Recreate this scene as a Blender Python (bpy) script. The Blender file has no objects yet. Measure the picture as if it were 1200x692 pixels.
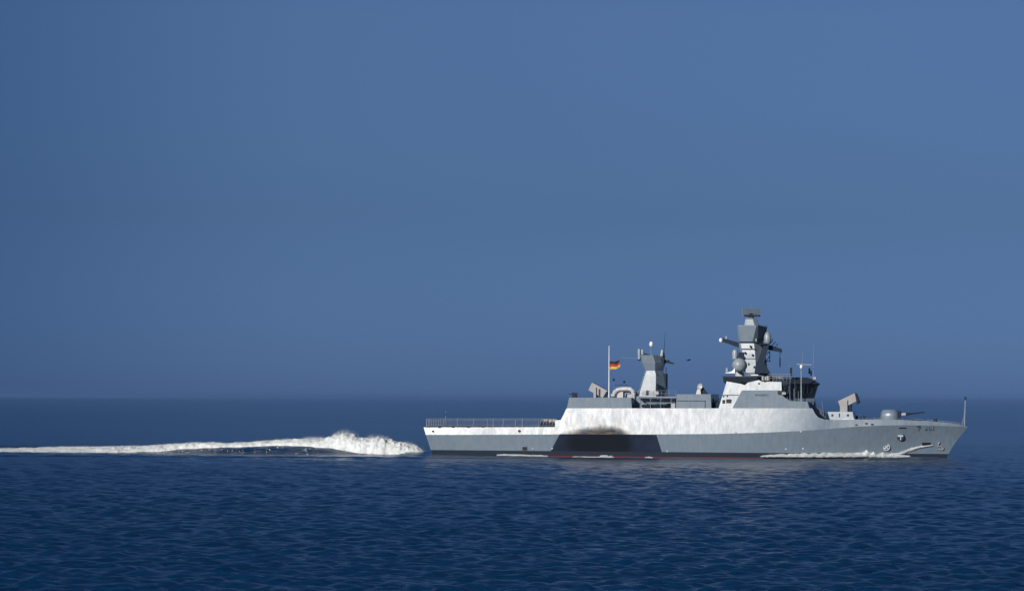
import bpy, bmesh, math, random
import numpy as np
from mathutils import Vector, Matrix, noise
random.seed(7)
rad = math.radians
SC = bpy.context.scene
COL = SC.collection

# ------------------------------------------------------------------ camera
CAM_H = 9.35
LENS = 107.4
PITCH, ROLL = 1.94, 0.335
cd = bpy.data.cameras.new('camera')
cam = bpy.data.objects.new('camera', cd)
COL.objects.link(cam)
cd.lens = LENS; cd.sensor_width = 36; cd.clip_start = 1; cd.clip_end = 200000
RCAM = Matrix.Rotation(rad(90 + PITCH), 3, 'X') @ Matrix.Rotation(rad(ROLL), 3, 'Z')
cam.rotation_euler = RCAM.to_euler()
cam.location = (0, 0, CAM_H)
SC.camera = cam

# ------------------------------------------------------------------ sky, sun, exposure
SUN_EL, SUN_AZ_LEFT = 19.0, 34.0          # sun behind the camera, to its left
sun_dir = Vector((-math.sin(rad(SUN_AZ_LEFT)) * math.cos(rad(SUN_EL)),
                  -math.cos(rad(SUN_AZ_LEFT)) * math.cos(rad(SUN_EL)), math.sin(rad(SUN_EL))))
world = bpy.data.worlds.new('World'); SC.world = world; world.use_nodes = True
nt = world.node_tree; nt.nodes.clear()
wo = nt.nodes.new('ShaderNodeOutputWorld'); bg = nt.nodes.new('ShaderNodeBackground')
sky = nt.nodes.new('ShaderNodeTexSky'); sky.sky_type = 'NISHITA'; sky.sun_disc = False
sky.sun_elevation = rad(SUN_EL)
sky.sun_rotation = math.atan2(sun_dir.x, sun_dir.y)
sky.air_density = 1.0; sky.dust_density = 0.3; sky.ozone_density = 4.0
tint = nt.nodes.new('ShaderNodeMix'); tint.data_type = 'RGBA'; tint.blend_type = 'MULTIPLY'
tint.inputs['Factor'].default_value = 1.0
# dry blue autumn air: the colour of the sky by height above the horizon
tcs = nt.nodes.new('ShaderNodeTexCoord'); sps = nt.nodes.new('ShaderNodeSeparateXYZ')
rmp = nt.nodes.new('ShaderNodeValToRGB'); SKY_RAMP = [(0.0, (0.122, 0.228, 0.63)), (0.02, (0.13, 0.223, 0.56)), (0.06, (0.152, 0.213, 0.407)), (0.125, (0.24, 0.281, 0.425)), (0.26, (0.18, 0.235, 0.40)), (1.0, (0.13, 0.20, 0.36))]
rmp.color_ramp.elements[0].position = 0; rmp.color_ramp.elements[0].color = (*SKY_RAMP[0][1], 1)
rmp.color_ramp.elements[1].position = 1; rmp.color_ramp.elements[1].color = (*SKY_RAMP[-1][1], 1)
for p_, c_ in SKY_RAMP[1:-1]:
    e_ = rmp.color_ramp.elements.new(p_); e_.color = (*c_, 1)
nt.links.new(tcs.outputs['Generated'], sps.inputs[0]); nt.links.new(sps.outputs['Z'], rmp.inputs[0]); nt.links.new(rmp.outputs[0], tint.inputs[7])
# sky colour dimmed towards the left, standing in for lens vignetting
tc = nt.nodes.new('ShaderNodeTexCoord'); sp = nt.nodes.new('ShaderNodeSeparateXYZ')
mr = nt.nodes.new('ShaderNodeMapRange'); mr.interpolation_type = 'SMOOTHSTEP'
mr.inputs['From Min'].default_value = -0.22; mr.inputs['From Max'].default_value = -0.05
mr.inputs['To Min'].default_value = 0.0; mr.inputs['To Max'].default_value = 1.0
sc2 = nt.nodes.new('ShaderNodeMix'); sc2.data_type = 'RGBA'; sc2.inputs[6].default_value = (0.60, 0.70, 0.79, 1); sc2.inputs[7].default_value = (1, 1, 1, 1)
sc3 = nt.nodes.new('ShaderNodeVectorMath'); sc3.operation = 'MULTIPLY'
L = nt.links.new
L(tc.outputs['Generated'], sp.inputs[0]); L(sp.outputs['X'], mr.inputs['Value'])
L(sky.outputs[0], tint.inputs[6]); L(tint.outputs[2], sc3.inputs[0]); L(mr.outputs[0], sc2.inputs['Factor']); L(sc2.outputs[2], sc3.inputs[1])
L(sc3.outputs[0], bg.inputs['Color']); bg.inputs['Strength'].default_value = 0.112
L(bg.outputs[0], wo.inputs['Surface'])

sd = bpy.data.lights.new('sun', 'SUN'); sun = bpy.data.objects.new('sun', sd); COL.objects.link(sun)
sd.energy = 4.5; sd.angle = rad(0.53); sd.color = (1.0, 0.945, 0.875)
sun.rotation_euler = (-sun_dir).to_track_quat('-Z', 'Y').to_euler()
sun.location = (-300, -300, 300)
SC.view_settings.view_transform = 'Standard'; SC.view_settings.look = 'None'
SC.view_settings.exposure = 0.0; SC.view_settings.gamma = 1.0
SC.view_settings.use_curve_mapping = False

# ------------------------------------------------------------------ ship frame and measuring helper
SHIP_POS = Vector((30.0, 500.0, 0.0)); SHIP_YAW = rad(-10.0)
SHIP_M = Matrix.Translation(SHIP_POS) @ Matrix.Rotation(SHIP_YAW, 4, 'Z')
SHIP_I = SHIP_M.inverted()
FPX = 1200 * LENS / 36.0
CAMP = Vector((0, 0, CAM_H))
_o = SHIP_I @ CAMP
def P(px, py, y=0.0):
    """read a point of the photograph in the ship's own metres, on the plane y from its centreline"""
    d = RCAM @ Vector((px - 600, 346 - py, -FPX))
    dl = SHIP_I.to_3x3() @ d
    t = (y - _o.y) / dl.y
    p = _o + dl * t
    return Vector((p.x, y, p.z))

def tagit(o, label=None, cat=None, group=None, kind=None):
    if label: o['label'] = label
    if cat: o['category'] = cat
    if group: o['group'] = group
    if kind: o['kind'] = kind
    return o

# ------------------------------------------------------------------ mesh helper
class MB:
    def __init__(s): s.v = []; s.f = []
    def add(s, vs, fs):
        n = len(s.v); s.v += [tuple(v) for v in vs]; s.f += [tuple(i + n for i in f) for f in fs]; return s
    def box(s, a, b):
        x0, x1 = sorted((a[0], b[0])); y0, y1 = sorted((a[1], b[1])); z0, z1 = sorted((a[2], b[2]))
        vs = [(x, y, z) for z in (z0, z1) for y in (y0, y1) for x in (x0, x1)]
        return s.add(vs, [(0,2,3,1),(4,5,7,6),(0,1,5,4),(2,6,7,3),(0,4,6,2),(1,3,7,5)])
    def loft(s, rings, cap=True):
        n = len(rings[0]); vs = [v for r in rings for v in r]; fs = []
        for k in range(len(rings) - 1):
            for i in range(n):
                j = (i + 1) % n
                fs.append((k*n+i, k*n+j, (k+1)*n+j, (k+1)*n+i))
        if cap: fs += [tuple(range(n))[::-1], tuple((len(rings)-1)*n + i for i in range(n))]
        return s.add(vs, fs)
    def tube(s, a, b, r, r2=None, n=8):
        a = Vector(a); b = Vector(b); r2 = r if r2 is None else r2
        d = (b - a).normalized(); u = d.orthogonal().normalized(); w = d.cross(u)
        rings = []
        for p, rr in ((a, r), (b, r2)):
            rings.append([p + (u*math.cos(2*math.pi*i/n) + w*math.sin(2*math.pi*i/n))*rr for i in range(n)])
        return s.loft(rings)
    def path(s, pts, r, n=6):
        for a, b in zip(pts[:-1], pts[1:]): s.tube(a, b, r, n=n)
        return s
    def ball(s, c, r, sz=1.0, n=16, m=10, zmin=-1.0):
        rings = []
        for k in range(m + 1):
            ph = -math.pi/2 + math.pi*k/m
            zz = max(math.sin(ph), zmin)
            cr = math.cos(ph) if math.sin(ph) >= zmin else math.sqrt(max(0, 1 - zmin*zmin))
            cr = max(cr, 1e-3)
            rings.append([(c[0]+r*cr*math.cos(2*math.pi*i/n), c[1]+r*cr*math.sin(2*math.pi*i/n), c[2]+r*sz*zz) for i in range(n)])
        return s.loft(rings)
    def lathe(s, c, prof, n=20):
        return s.loft([[(c[0]+r*math.cos(2*math.pi*i/n), c[1]+r*math.sin(2*math.pi*i/n), c[2]+z) for i in range(n)] for r, z in prof])
    def build(s, name, mat, parent=None, smooth=False, loc=None):
        me = bpy.data.meshes.new(name); me.from_pydata(s.v, [], s.f); me.update()
        bm = bmesh.new(); bm.from_mesh(me); bmesh.ops.recalc_face_normals(bm, faces=bm.faces); bm.to_mesh(me); bm.free()
        if smooth:
            for p in me.polygons: p.use_smooth = True
            try: me.set_sharp_from_angle(angle=rad(38))
            except Exception: pass
        me.materials.append(mat)
        o = bpy.data.objects.new(name, me); COL.objects.link(o)
        if parent is not None: o.parent = parent
        if loc is not None: o.location = loc
        return o

# side outline given in photo points, extruded across the ship; walls lean by `tilt` (tan) about z0
def outline(mb, pts, hb, tilt=0.0, y0=None, zref=None):
    loc = [P(x, y, -hb) for x, y in pts]
    z0 = min(p.z for p in loc) if zref is None else zref
    st = [Vector((p.x, -(hb - tilt*(p.z - z0)), p.z)) for p in loc]
    pt = [Vector((p.x, (-y0 if y0 is not None else (hb - tilt*(p.z - z0))), p.z)) for p in loc]
    n = len(st)
    mb.add(st + pt, [tuple(range(n)), tuple(range(n, 2*n))[::-1]] + [(i, (i+1) % n, n+(i+1) % n, n+i) for i in range(n)])
    return mb

# plan section: chamfered rectangle at height z
def plan(xa, xf, hb, z, ca=0.0, cf=0.0, yc=0.0, la=None, lf=None):
    """xa aft x, xf forward x, ca/cf chamfer widths (y), la/lf chamfer lengths (x)"""
    la = ca if la is None else la; lf = cf if lf is None else lf
    return [(xa+la, yc-hb, z), (xf-lf, yc-hb, z), (xf, yc-hb+cf, z), (xf, yc+hb-cf, z),
            (xf-lf, yc+hb, z), (xa+la, yc+hb, z), (xa, yc+hb-ca, z), (xa, yc-hb+ca, z)]

# ------------------------------------------------------------------ materials
def newmat(name):
    m = bpy.data.materials.new(name); m.use_nodes = True
    return m, m.node_tree, m.node_tree.nodes['Principled BSDF']
def math_node(t, op, a, b=None, c=None):
    n = t.nodes.new('ShaderNodeMath'); n.operation = op
    for i, v in enumerate((a, b, c)):
        if v is None: continue
        if isinstance(v, (int, float)): n.inputs[i].default_value = v
        else: t.links.new(v, n.inputs[i])
    return n.outputs[0]
def mixc(t, fac, a, b):
    n = t.nodes.new('ShaderNodeMix'); n.data_type = 'RGBA'
    for i, v in ((0, fac), (6, a), (7, b)):
        if isinstance(v, (int, float)): n.inputs[i].default_value = v
        elif isinstance(v, tuple): n.inputs[i].default_value = (*v, 1) if len(v) == 3 else v
        else: t.links.new(v, n.inputs[i])
    return n.outputs[2]
def noise_node(t, vec, scale, detail=4, rough=0.55):
    n = t.nodes.new('ShaderNodeTexNoise'); n.inputs['Scale'].default_value = scale
    n.inputs['Detail'].default_value = detail; n.inputs['Roughness'].default_value = rough
    t.links.new(vec, n.inputs['Vector']); return n.outputs['Fac']
def mapping(t, vec, scale):
    n = t.nodes.new('ShaderNodeMapping'); n.inputs['Scale'].default_value = scale
    t.links.new(vec, n.inputs['Vector']); return n.outputs[0]
def rng(t, v, a, b, c=0.0, d=1.0, smooth=True):
    n = t.nodes.new('ShaderNodeMapRange'); n.interpolation_type = 'SMOOTHSTEP' if smooth else 'LINEAR'
    for k, x in (('From Min', a), ('From Max', b), ('To Min', c), ('To Max', d)): n.inputs[k].default_value = x
    t.links.new(v, n.inputs['Value']); return n.outputs[0]

PAINT_ROUGH = 0.38
def paint(name, col, rough=PAINT_ROUGH, streak=0.05, bump=0.0, hull=False):
    m, t, b = newmat(name)
    tcn = t.nodes.new('ShaderNodeTexCoord'); ob = tcn.outputs['Object']
    st = noise_node(t, mapping(t, ob, (1.3, 1.3, 0.3)), 1.6, 5, 0.6)     # rain streaks
    bl = noise_node(t, ob, 0.55, 5, 0.6)
    dark = tuple(c * (1 - streak*2.2) for c in col); lite = tuple(min(1, c * (1 + streak)) for c in col)
    c1 = mixc(t, rng(t, st, 0.3, 0.7), dark, lite)
    warm = tuple(min(1, c * k) for c, k in zip(col, (1.14, 1.0, 0.86)))
    c1 = mixc(t, rng(t, bl, 0.5, 0.75, 0, 0.6), c1, warm)
    out = c1
    rr = rng(t, noise_node(t, mapping(t, ob, (1, 1, 0.35)), 1.1, 6, 0.7), 0.3, 0.7, rough*0.88, rough*1.16)
    if hull:
        s = t.nodes.new('ShaderNodeSeparateXYZ'); t.links.new(ob, s.inputs[0])
        X, Z = s.outputs['X'], s.outputs['Z']
        # sharp-edged dark panel over the exhausts
        a0 = P(646, 527, -6.2); a1 = P(656, 508, -6.6); b0 = P(775, 527, -6.2); b1 = P(769, 508, -6.6)
        ka = (a1.x-a0.x)/(a1.z-a0.z); kb = (b1.x-b0.x)/(b1.z-b0.z)
        xa = math_node(t, 'SUBTRACT', X, math_node(t, 'MULTIPLY_ADD', math_node(t, 'SUBTRACT', Z, a0.z), ka, a0.x))
        xb = math_node(t, 'SUBTRACT', math_node(t, 'MULTIPLY_ADD', math_node(t, 'SUBTRACT', Z, b0.z), kb, b0.x), X)
        panel = math_node(t, 'MULTIPLY', math_node(t, 'GREATER_THAN', xa, 0), math_node(t, 'GREATER_THAN', xb, 0))
        panel = math_node(t, 'MULTIPLY', panel, math_node(t, 'LESS_THAN', Z, a1.z - 0.02))
        pcol = mixc(t, rng(t, bl, 0.3, 0.7), (0.011, 0.018, 0.036), (0.017, 0.026, 0.048))
        out = mixc(t, panel, out, pcol)
        # soot blown up from the exhaust: an arch of soot over the panel
        e = P(714, 519.5, -6.4)
        dx = math_node(t, 'SUBTRACT', X, e.x); dz = math_node(t, 'SUBTRACT', Z, e.z)
        wob = math_node(t, 'MULTIPLY', math_node(t, 'SUBTRACT', noise_node(t, ob, 0.9, 5, 0.6), 0.5), 1.5)
        dxa = math_node(t, 'MULTIPLY', math_node(t, 'MAXIMUM', dx, 0), 1/4.0)
        dxb = math_node(t, 'MULTIPLY', math_node(t, 'MAXIMUM', math_node(t, 'MULTIPLY', dx, -1), 0), 1/8.4)
        dzz = math_node(t, 'MULTIPLY', dz, 1/2.9)
        rr2 = math_node(t, 'SQRT', math_node(t, 'ADD', math_node(t, 'ADD', math_node(t, 'POWER', dxa, 2), math_node(t, 'POWER', dxb, 2)), math_node(t, 'POWER', dzz, 2)))
        rr2 = math_node(t, 'ADD', rr2, math_node(t, 'MULTIPLY', wob, 0.22))
        soot = rng(t, rr2, 0.68, 1.14, 1.0, 0.0)
        out = mixc(t, math_node(t, 'MULTIPLY', soot, 0.93), out, (0.006, 0.008, 0.013))
        # faint plume of brown grime above
        gr = math_node(t, 'MULTIPLY', rng(t, rr2, 0.85, 1.75, 0.9, 0.0), rng(t, noise_node(t, mapping(t, ob, (0.35, 1, 1.5)), 1.4, 5, 0.65), 0.35, 0.7))
        gr = math_node(t, 'MULTIPLY', gr, math_node(t, 'GREATER_THAN', Z, a1.z - 0.02))
        out = mixc(t, gr, out, (0.12, 0.10, 0.08))
        # boot top and red antifouling
        out = mixc(t, math_node(t, 'LESS_THAN', Z, 0.95), out, (0.020, 0.027, 0.042))
        out = mixc(t, math_node(t, 'LESS_THAN', Z, 0.17), out, (0.13, 0.03, 0.04))
        matt = math_node(t, 'MAXIMUM', math_node(t, 'MAXIMUM', panel, soot), math_node(t, 'LESS_THAN', Z, 1.02))
        rr = math_node(t, 'ADD', rr, math_node(t, 'MULTIPLY', matt, 0.25))
        t.links.new(math_node(t, 'MULTIPLY_ADD', matt, -0.65, 0.85), b.inputs['Specular IOR Level'])
    t.links.new(out, b.inputs['Base Color'])
    t.links.new(rr, b.inputs['Roughness'])
    b.inputs['Specular IOR Level'].default_value = 0.85
    b.inputs['Anisotropic'].default_value = 0.7      # rolled plate: sheen spreads along the ship
    vt = t.nodes.new('ShaderNodeVectorTransform'); vt.vector_type = 'VECTOR'; vt.convert_from = 'OBJECT'; vt.convert_to = 'WORLD'
    vt.inputs[0].default_value = (1, 0, 0); t.links.new(vt.outputs[0], b.inputs['Tangent'])
    if bump:
        # plates dished between the frames, with welds
        pl = noise_node(t, mapping(t, ob, (1.0, 1, 0.6)), 1.0, 5, 0.6)
        bn = t.nodes.new('ShaderNodeBump'); bn.inputs['Strength'].default_value = 1.0
        bn.inputs['Distance'].default_value = bump
        t.links.new(pl, bn.inputs['Height']); t.links.new(bn.outputs[0], b.inputs['Normal'])
    return m
def plain(name, col, rough=0.5, metal=0.0, var=0.15, scale=2.0):
    m, t, b = newmat(name)
    tcn = t.nodes.new('ShaderNodeTexCoord')
    f = noise_node(t, tcn.outputs['Object'], scale, 4)
    c = mixc(t, rng(t, f, 0.3, 0.7), tuple(x*(1-var) for x in col), tuple(min(1, x*(1+var)) for x in col))
    t.links.new(c, b.inputs['Base Color']); b.inputs['Roughness'].default_value = rough; b.inputs['Metallic'].default_value = metal
    return m
GREY = (0.150, 0.200, 0.248)
M_HULL = paint('hull_paint', GREY, hull=True, bump=0.02)
M_PAINT = paint('ship_grey_paint', GREY, bump=0.015)
M_LIGHT = paint('pale_grey_paint', (0.36, 0.375, 0.38), bump=0.02)
M_RADOME = plain('radome_grey', (0.24, 0.28, 0.31), 0.4)
M_WHITE = plain('white_paint', (0.78, 0.78, 0.76), 0.35, var=0.06)
M_DARK = plain('dark_gear', (0.016, 0.027, 0.046), 0.7)
M_DARK.node_tree.nodes['Principled BSDF'].inputs['Specular IOR Level'].default_value = 0.12
M_BLACK = plain('black_opening', (0.006, 0.007, 0.01), 0.6)
M_GLASS = plain('bridge_glass', (0.012, 0.02, 0.03), 0.08)
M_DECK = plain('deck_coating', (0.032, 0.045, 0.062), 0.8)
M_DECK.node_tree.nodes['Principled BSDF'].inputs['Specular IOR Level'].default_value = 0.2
M_RAIL = plain('rail_metal', (0.20, 0.23, 0.26), 0.5)
M_MARK = plain('hull_marking_white', (0.36, 0.39, 0.40), 0.6, var=0.1)
M_DULL = plain('worn_marking', (0.21, 0.24, 0.27), 0.6, var=0.1)
M_NAME = plain('name_blue', (0.05, 0.075, 0.16), 0.5)
M_BUFF = plain('buff_canvas', (0.40, 0.36, 0.30), 0.8)

# ------------------------------------------------------------------ the wake's measured outline (photo x, top y, bottom y)
WAKE = [(-260, 526.5, 530.5), (-120, 526, 530), (0, 525.2, 529.2), (40, 524, 529.3), (100, 523, 528.6), (170, 521.5, 527.2), (225, 517.5, 524.6), (270, 518, 522.6),
        (330, 514.5, 520.4), (350, 513, 520.4), (380, 513.5, 522.5), (392, 509.5, 524), (403, 507.5, 525.5), (420, 512, 528),
        (450, 513.5, 530), (470, 517.5, 530.8), (485, 520.5, 531), (499, 529, 531.2)]
WX, WT, WB = [], [], []
for x, a, b in WAKE:
    WX.append(P(x, 500).x); WT.append(P(x, a + (1.4 if 120 < x < 395 or x > 415 else 0.7)).z); WB.append(P(x, b).z)
def wake_top(x): return np.interp(x, WX, WT)
def wake_bot(x): return np.interp(x, WX, WB)

# ------------------------------------------------------------------ water: one sheet to the horizon, real waves near the camera
def make_water():
    rs = [2.0, 30.0, 60.0]
    r = 95.0
    while r < 2600: rs.append(r); r += max(0.24, r*0.0018) if r < 1200 else r*0.012
    while r < 60000: rs.append(r); r *= 1.08
    rs = np.array(rs)
    fine = np.radians(np.linspace(-17, 17, 700))
    coarse = np.radians(np.concatenate([np.linspace(18.5, 60, 22), np.linspace(64, 296, 50), np.linspace(300, 341.5, 22)]))
    th = np.concatenate([fine, coarse]); nT, nR = len(th), len(rs)
    Rr, Th = np.meshgrid(rs, th, indexing='ij')
    X = Rr*np.sin(Th); Y = Rr*np.cos(Th); Z = np.zeros_like(X)
    rg = np.random.RandomState(11)
    drr = np.gradient(rs)[:, None]
    infan = (np.arange(nT) < len(fine))[None, :]
    lat = Rr*np.radians(34/700.)
    cell = np.maximum(drr, lat)
    wind = math.radians(262)
    for i in range(70):
        lam = 0.52 * (3.6/0.52) ** (i/69.0)
        a = 0.0112 * lam**0.62 * (0.7 + 0.6*rg.rand())
        an = wind + rg.normal(0, 0.80)
        k = 2*math.pi/lam
        ph = rg.rand()*6.283
        wgt = np.clip((lam/cell - 2.2)/2.5, 0, 1)*infan
        arg = k*(X*math.cos(an) + Y*math.sin(an)) + ph + 0.7*np.sin(X*0.11*(1+0.3*rg.rand())+ph) + 0.6*np.sin(Y*0.07+i)
        Z += wgt*a*(np.sin(arg) + 0.10*np.cos(2*arg))
    # stern wave train along the track
    c, s = math.cos(-SHIP_YAW), math.sin(-SHIP_YAW)
    dx, dy = X-SHIP_POS.x, Y-SHIP_POS.y
    lx = c*dx - s*dy; ly = s*dx + c*dy
    crest = np.maximum(np.interp(lx, WX, WB, left=0, right=0), 0)
    near = (lx < WX[-1]) & (lx > WX[0]-20)
    Z += np.where(near, 0.92*crest*np.exp(-((ly+0.9)/np.where(ly < -0.9, 2.1, 6.5))**2), 0)
    # the ship's own waves against the hull: crests at bow and stern
    off = np.maximum(np.abs(ly) - 6.0, 0)
    Z += (0.42*np.exp(-((lx-37)/10)**2) + 0.40*np.exp(-((lx+43)/14)**2)*(lx > -48) - 0.05)*np.exp(-(off/5)**2)*(np.abs(lx) < 60)
    # diverging wave arms from bow
    for sgn in (-1, 1):
        arm = ly*sgn - (6 + (40-lx)*0.24)
        Z += np.where((lx < 40) & (lx > -160), 0.16*np.cos(arm*0.9)*np.exp(-(arm/6)**2), 0)
    V = np.stack([X, Y, Z], -1).reshape(-1, 3)
    i = np.arange(nR-1)[:, None]; j = np.arange(nT)[None, :]
    j2 = (j+1) % nT
    F = np.stack([i*nT+j, i*nT+j2, (i+1)*nT+j2, (i+1)*nT+j], -1).reshape(-1, 4)[:, ::-1]
    cap = np.arange(nT)
    me = bpy.data.meshes.new('water')
    me.vertices.add(len(V)); me.vertices.foreach_set('co', V.astype(np.float32).ravel())
    loops = np.concatenate([F.ravel(), cap])
    starts = np.concatenate([np.arange(len(F))*4, [len(F)*4]])
    me.loops.add(len(loops)); me.loops.foreach_set('vertex_index', loops.astype(np.int32))
    me.polygons.add(len(F)+1); me.polygons.foreach_set('loop_start', starts.astype(np.int32))
    me.update(calc_edges=True)
    me.polygons.foreach_set('use_smooth', np.ones(len(F)+1, dtype=bool))
    m, t, b = newmat('sea_water')
    b.inputs['Base Color'].default_value = (0.0022, 0.027, 0.078, 1)
    b.inputs['Specular Tint'].default_value = (0.55, 0.85, 1.0, 1); b.inputs['Specular IOR Level'].default_value = 0.33
    b.inputs['Roughness'].default_value = 0.16; b.inputs['IOR'].default_value = 1.333
    geo = t.nodes.new('ShaderNodeNewGeometry')
    v1 = mapping(t, geo.outputs['Position'], (0.55, 1.0, 1.0))
    n1 = noise_node(t, v1, 1.1, 6, 0.62); n2 = noise_node(t, v1, 0.16, 4, 0.6)
    patch = noise_node(t, mapping(t, geo.outputs['Position'], (0.012, 0.018, 1)), 1.0, 4, 0.55)
    h = math_node(t, 'ADD', math_node(t, 'MULTIPLY', n1, 0.34), math_node(t, 'MULTIPLY', n2, 0.8))
    bn = t.nodes.new('ShaderNodeBump'); bn.inputs['Distance'].default_value = 1.0
    t.links.new(rng(t, patch, 0.3, 0.7, 0.6, 1.0), bn.inputs['Strength'])
    t.links.new(h, bn.inputs['Height']); t.links.new(bn.outputs[0], b.inputs['Normal'])
    me.materials.append(m)
    o = bpy.data.objects.new('water', me); COL.objects.link(o)
    tagit(o, 'dark blue rippled open sea reaching to the horizon', 'water', kind='structure')
make_water()

# ------------------------------------------------------------------ the warship
ship = bpy.data.objects.new('warship', None); COL.objects.link(ship)
ship.matrix_world = SHIP_M; ship.empty_display_size = 5
tagit(ship, 'grey naval corvette with two masts and a sooty dark side panel, steaming right', 'warship')

def line(pts, zfix=None):
    """(photo x, photo y, half breadth) -> local (x, hb, z) polyline"""
    out = []
    for px, py, hb in pts:
        p = P(px, py, -hb)
        out.append((p.x, hb, p.z if zfix is None else zfix))
    return np.array(out)
KN = line([(499, 509, 6.3), (560, 509, 6.5), (650, 508.5, 6.64), (770, 508.5, 6.64), (840, 508, 6.6), (900, 506.3, 6.45), (943, 504.3, 6.2),
           (975, 501.8, 5.8), (1001, 499.6, 5.35), (1030, 498.2, 4.7), (1060, 497.8, 3.8), (1090, 498.2, 2.5), (1110, 498.8, 1.5), (1125, 499.6, 0.65), (1134, 500.2, 0.04)])
BT = line([(511, 0, 5.2), (560, 0, 5.6), (650, 0, 5.9), (770, 0, 5.9), (840, 0, 5.75), (900, 0, 5.2), (943, 0, 4.5), (975, 0, 3.8), (1001, 0, 3.0),
           (1030, 0, 2.2), (1060, 0, 1.3), (1080, 0, 0.75), (1095, 0, 0.3), (1100, 0, 0.15), (1104, 0, 0.03)], zfix=-1.6)
for k, px in enumerate((511, 560, 650, 770, 840, 900, 943, 975, 1001, 1030, 1060, 1080, 1095, 1100, 1104)):
    BT[k, 0] = P(px, 535, -BT[k, 1]).x
NS = 120
def resample(A, n=NS):
    t = np.linspace(A[0, 0], A[-1, 0], n)
    return np.stack([t, np.interp(t, A[:, 0], A[:, 1]), np.interp(t, A[:, 0], A[:, 2])], -1)
Kr, Br = resample(KN), resample(BT)
def hull_row(f):
    # f=0 bottom, f=1 knuckle; concave flare forward
    x = Br[:, 0]*(1-f) + Kr[:, 0]*f
    z = Br[:, 2]*(1-f) + Kr[:, 2]*f
    fwd = np.clip((np.arange(NS)/(NS-1.0) - 0.62)/0.38, 0, 1)
    g = f**(1 + 0.55*fwd)
    hb = Br[:, 1]*(1-g) + Kr[:, 1]*g
    xs = x + fwd**3*(-0.9)*math.sin(math.pi*f)*0.6
    return np.stack([xs, hb, z], -1)
ROWS = [hull_row(f) for f in np.linspace(0, 1, 9)]
def hb_at(x, z):
    """half breadth of the lower hull at x, z"""
    hs, zs = [], []
    for R in ROWS:
        hs.append(np.interp(x, R[:, 0], R[:, 1])); zs.append(np.interp(x, R[:, 0], R[:, 2]))
    return float(np.interp(z, zs, hs))
def S(px, py, off=0.04):
    hb = 5.0
    for _ in range(8):
        p = P(px, py, -hb); hb = hb_at(p.x, p.z)
    return Vector((p.x, -hb-off, p.z))

def strip(mb, A, B):
    n = len(A)
    for s in (-1, 1):
        vs = [(a[0], s*a[1], a[2]) for a in A] + [(b[0], s*b[1], b[2]) for b in B]
        mb.add(vs, [(i, i+1, n+i+1, n+i) for i in range(n-1)])
def lid(mb, A):
    n = len(A)
    vs = [(a[0], -a[1], a[2]) for a in A] + [(a[0], a[1], a[2]) for a in A]
    mb.add(vs, [(i, i+1, n+i+1, n+i) for i in range(n-1)])
def endcap(mb, lst):
    for a, b in zip(lst[:-1], lst[1:]):
        mb.add([(a[0], -a[1], a[2]), (a[0], a[1], a[2]), (b[0], b[1], b[2]), (b[0], -b[1], b[2])], [(0, 1, 2, 3)])

hull = MB()
for a, b in zip(ROWS[:-1], ROWS[1:]): strip(hull, a, b)
endcap(hull, [r[0] for r in ROWS])
def kn_part(x0, x1, n=30):
    t = np.linspace(x0, x1, n)
    return np.stack([t, np.interp(t, KN[:, 0], KN[:, 1]), np.interp(t, KN[:, 0], KN[:, 2])], -1)
def top_from(pts, hbs, n=30):
    L_ = np.array([(P(x, y, -h).x, h, P(x, y, -h).z) for (x, y), h in zip(pts, hbs)])
    t = np.linspace(L_[0, 0], L_[-1, 0], n)
    return np.stack([t, np.interp(t, L_[:, 0], L_[:, 1]), np.interp(t, L_[:, 0], L_[:, 2])], -1)
xs_ = [P(q, 509, -6.5).x for q in (650, 976)]
# stern quarter
A = kn_part(KN[0, 0], xs_[0]); B = top_from([(496.5, 500.4), (650.5, 500)], [6.1, 6.4])
strip(hull, A, B); endcap(hull, [A[0], B[0]])
# amidships slab
A2 = kn_part(xs_[0], xs_[1]); B2 = top_from([(650.5, 500), (650.6, 492), (657.5, 491.5), (664, 478), (952, 478), (955.5, 485), (959.5, 489), (966, 491), (976, 491.8)],
                                            [6.4, 6.2, 6.18, 5.92, 5.9, 5.95, 5.98, 5.95, 5.7], n=240)
A2 = kn_part(xs_[0], xs_[1], n=240); strip(hull, A2, B2)
# forecastle
A3 = kn_part(xs_[1], KN[-1, 0], 60)
B3 = top_from([(976, 491.8), (1001, 491.0), (1030, 491.0), (1060, 491.6), (1090, 493.2), (1112, 495.2), (1125, 497), (1132, 498.6)],
              [5.7, 5.2, 4.5, 3.6, 2.35, 1.35, 0.55, 0.04], 60)
strip(hull, A3, B3)
hull_o = hull.build('hull', M_HULL, ship, smooth=False)
decks = MB(); lid(decks, B*np.array([1, 1, 1])-np.array([0, .05, .12])); lid(decks, np.concatenate([B2[:1], B2])-np.array([0, 0.0, .0])); lid(decks, B3-np.array([0, 0.0, 0.12]))
decks.build('deck', M_DECK, ship)

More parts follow.
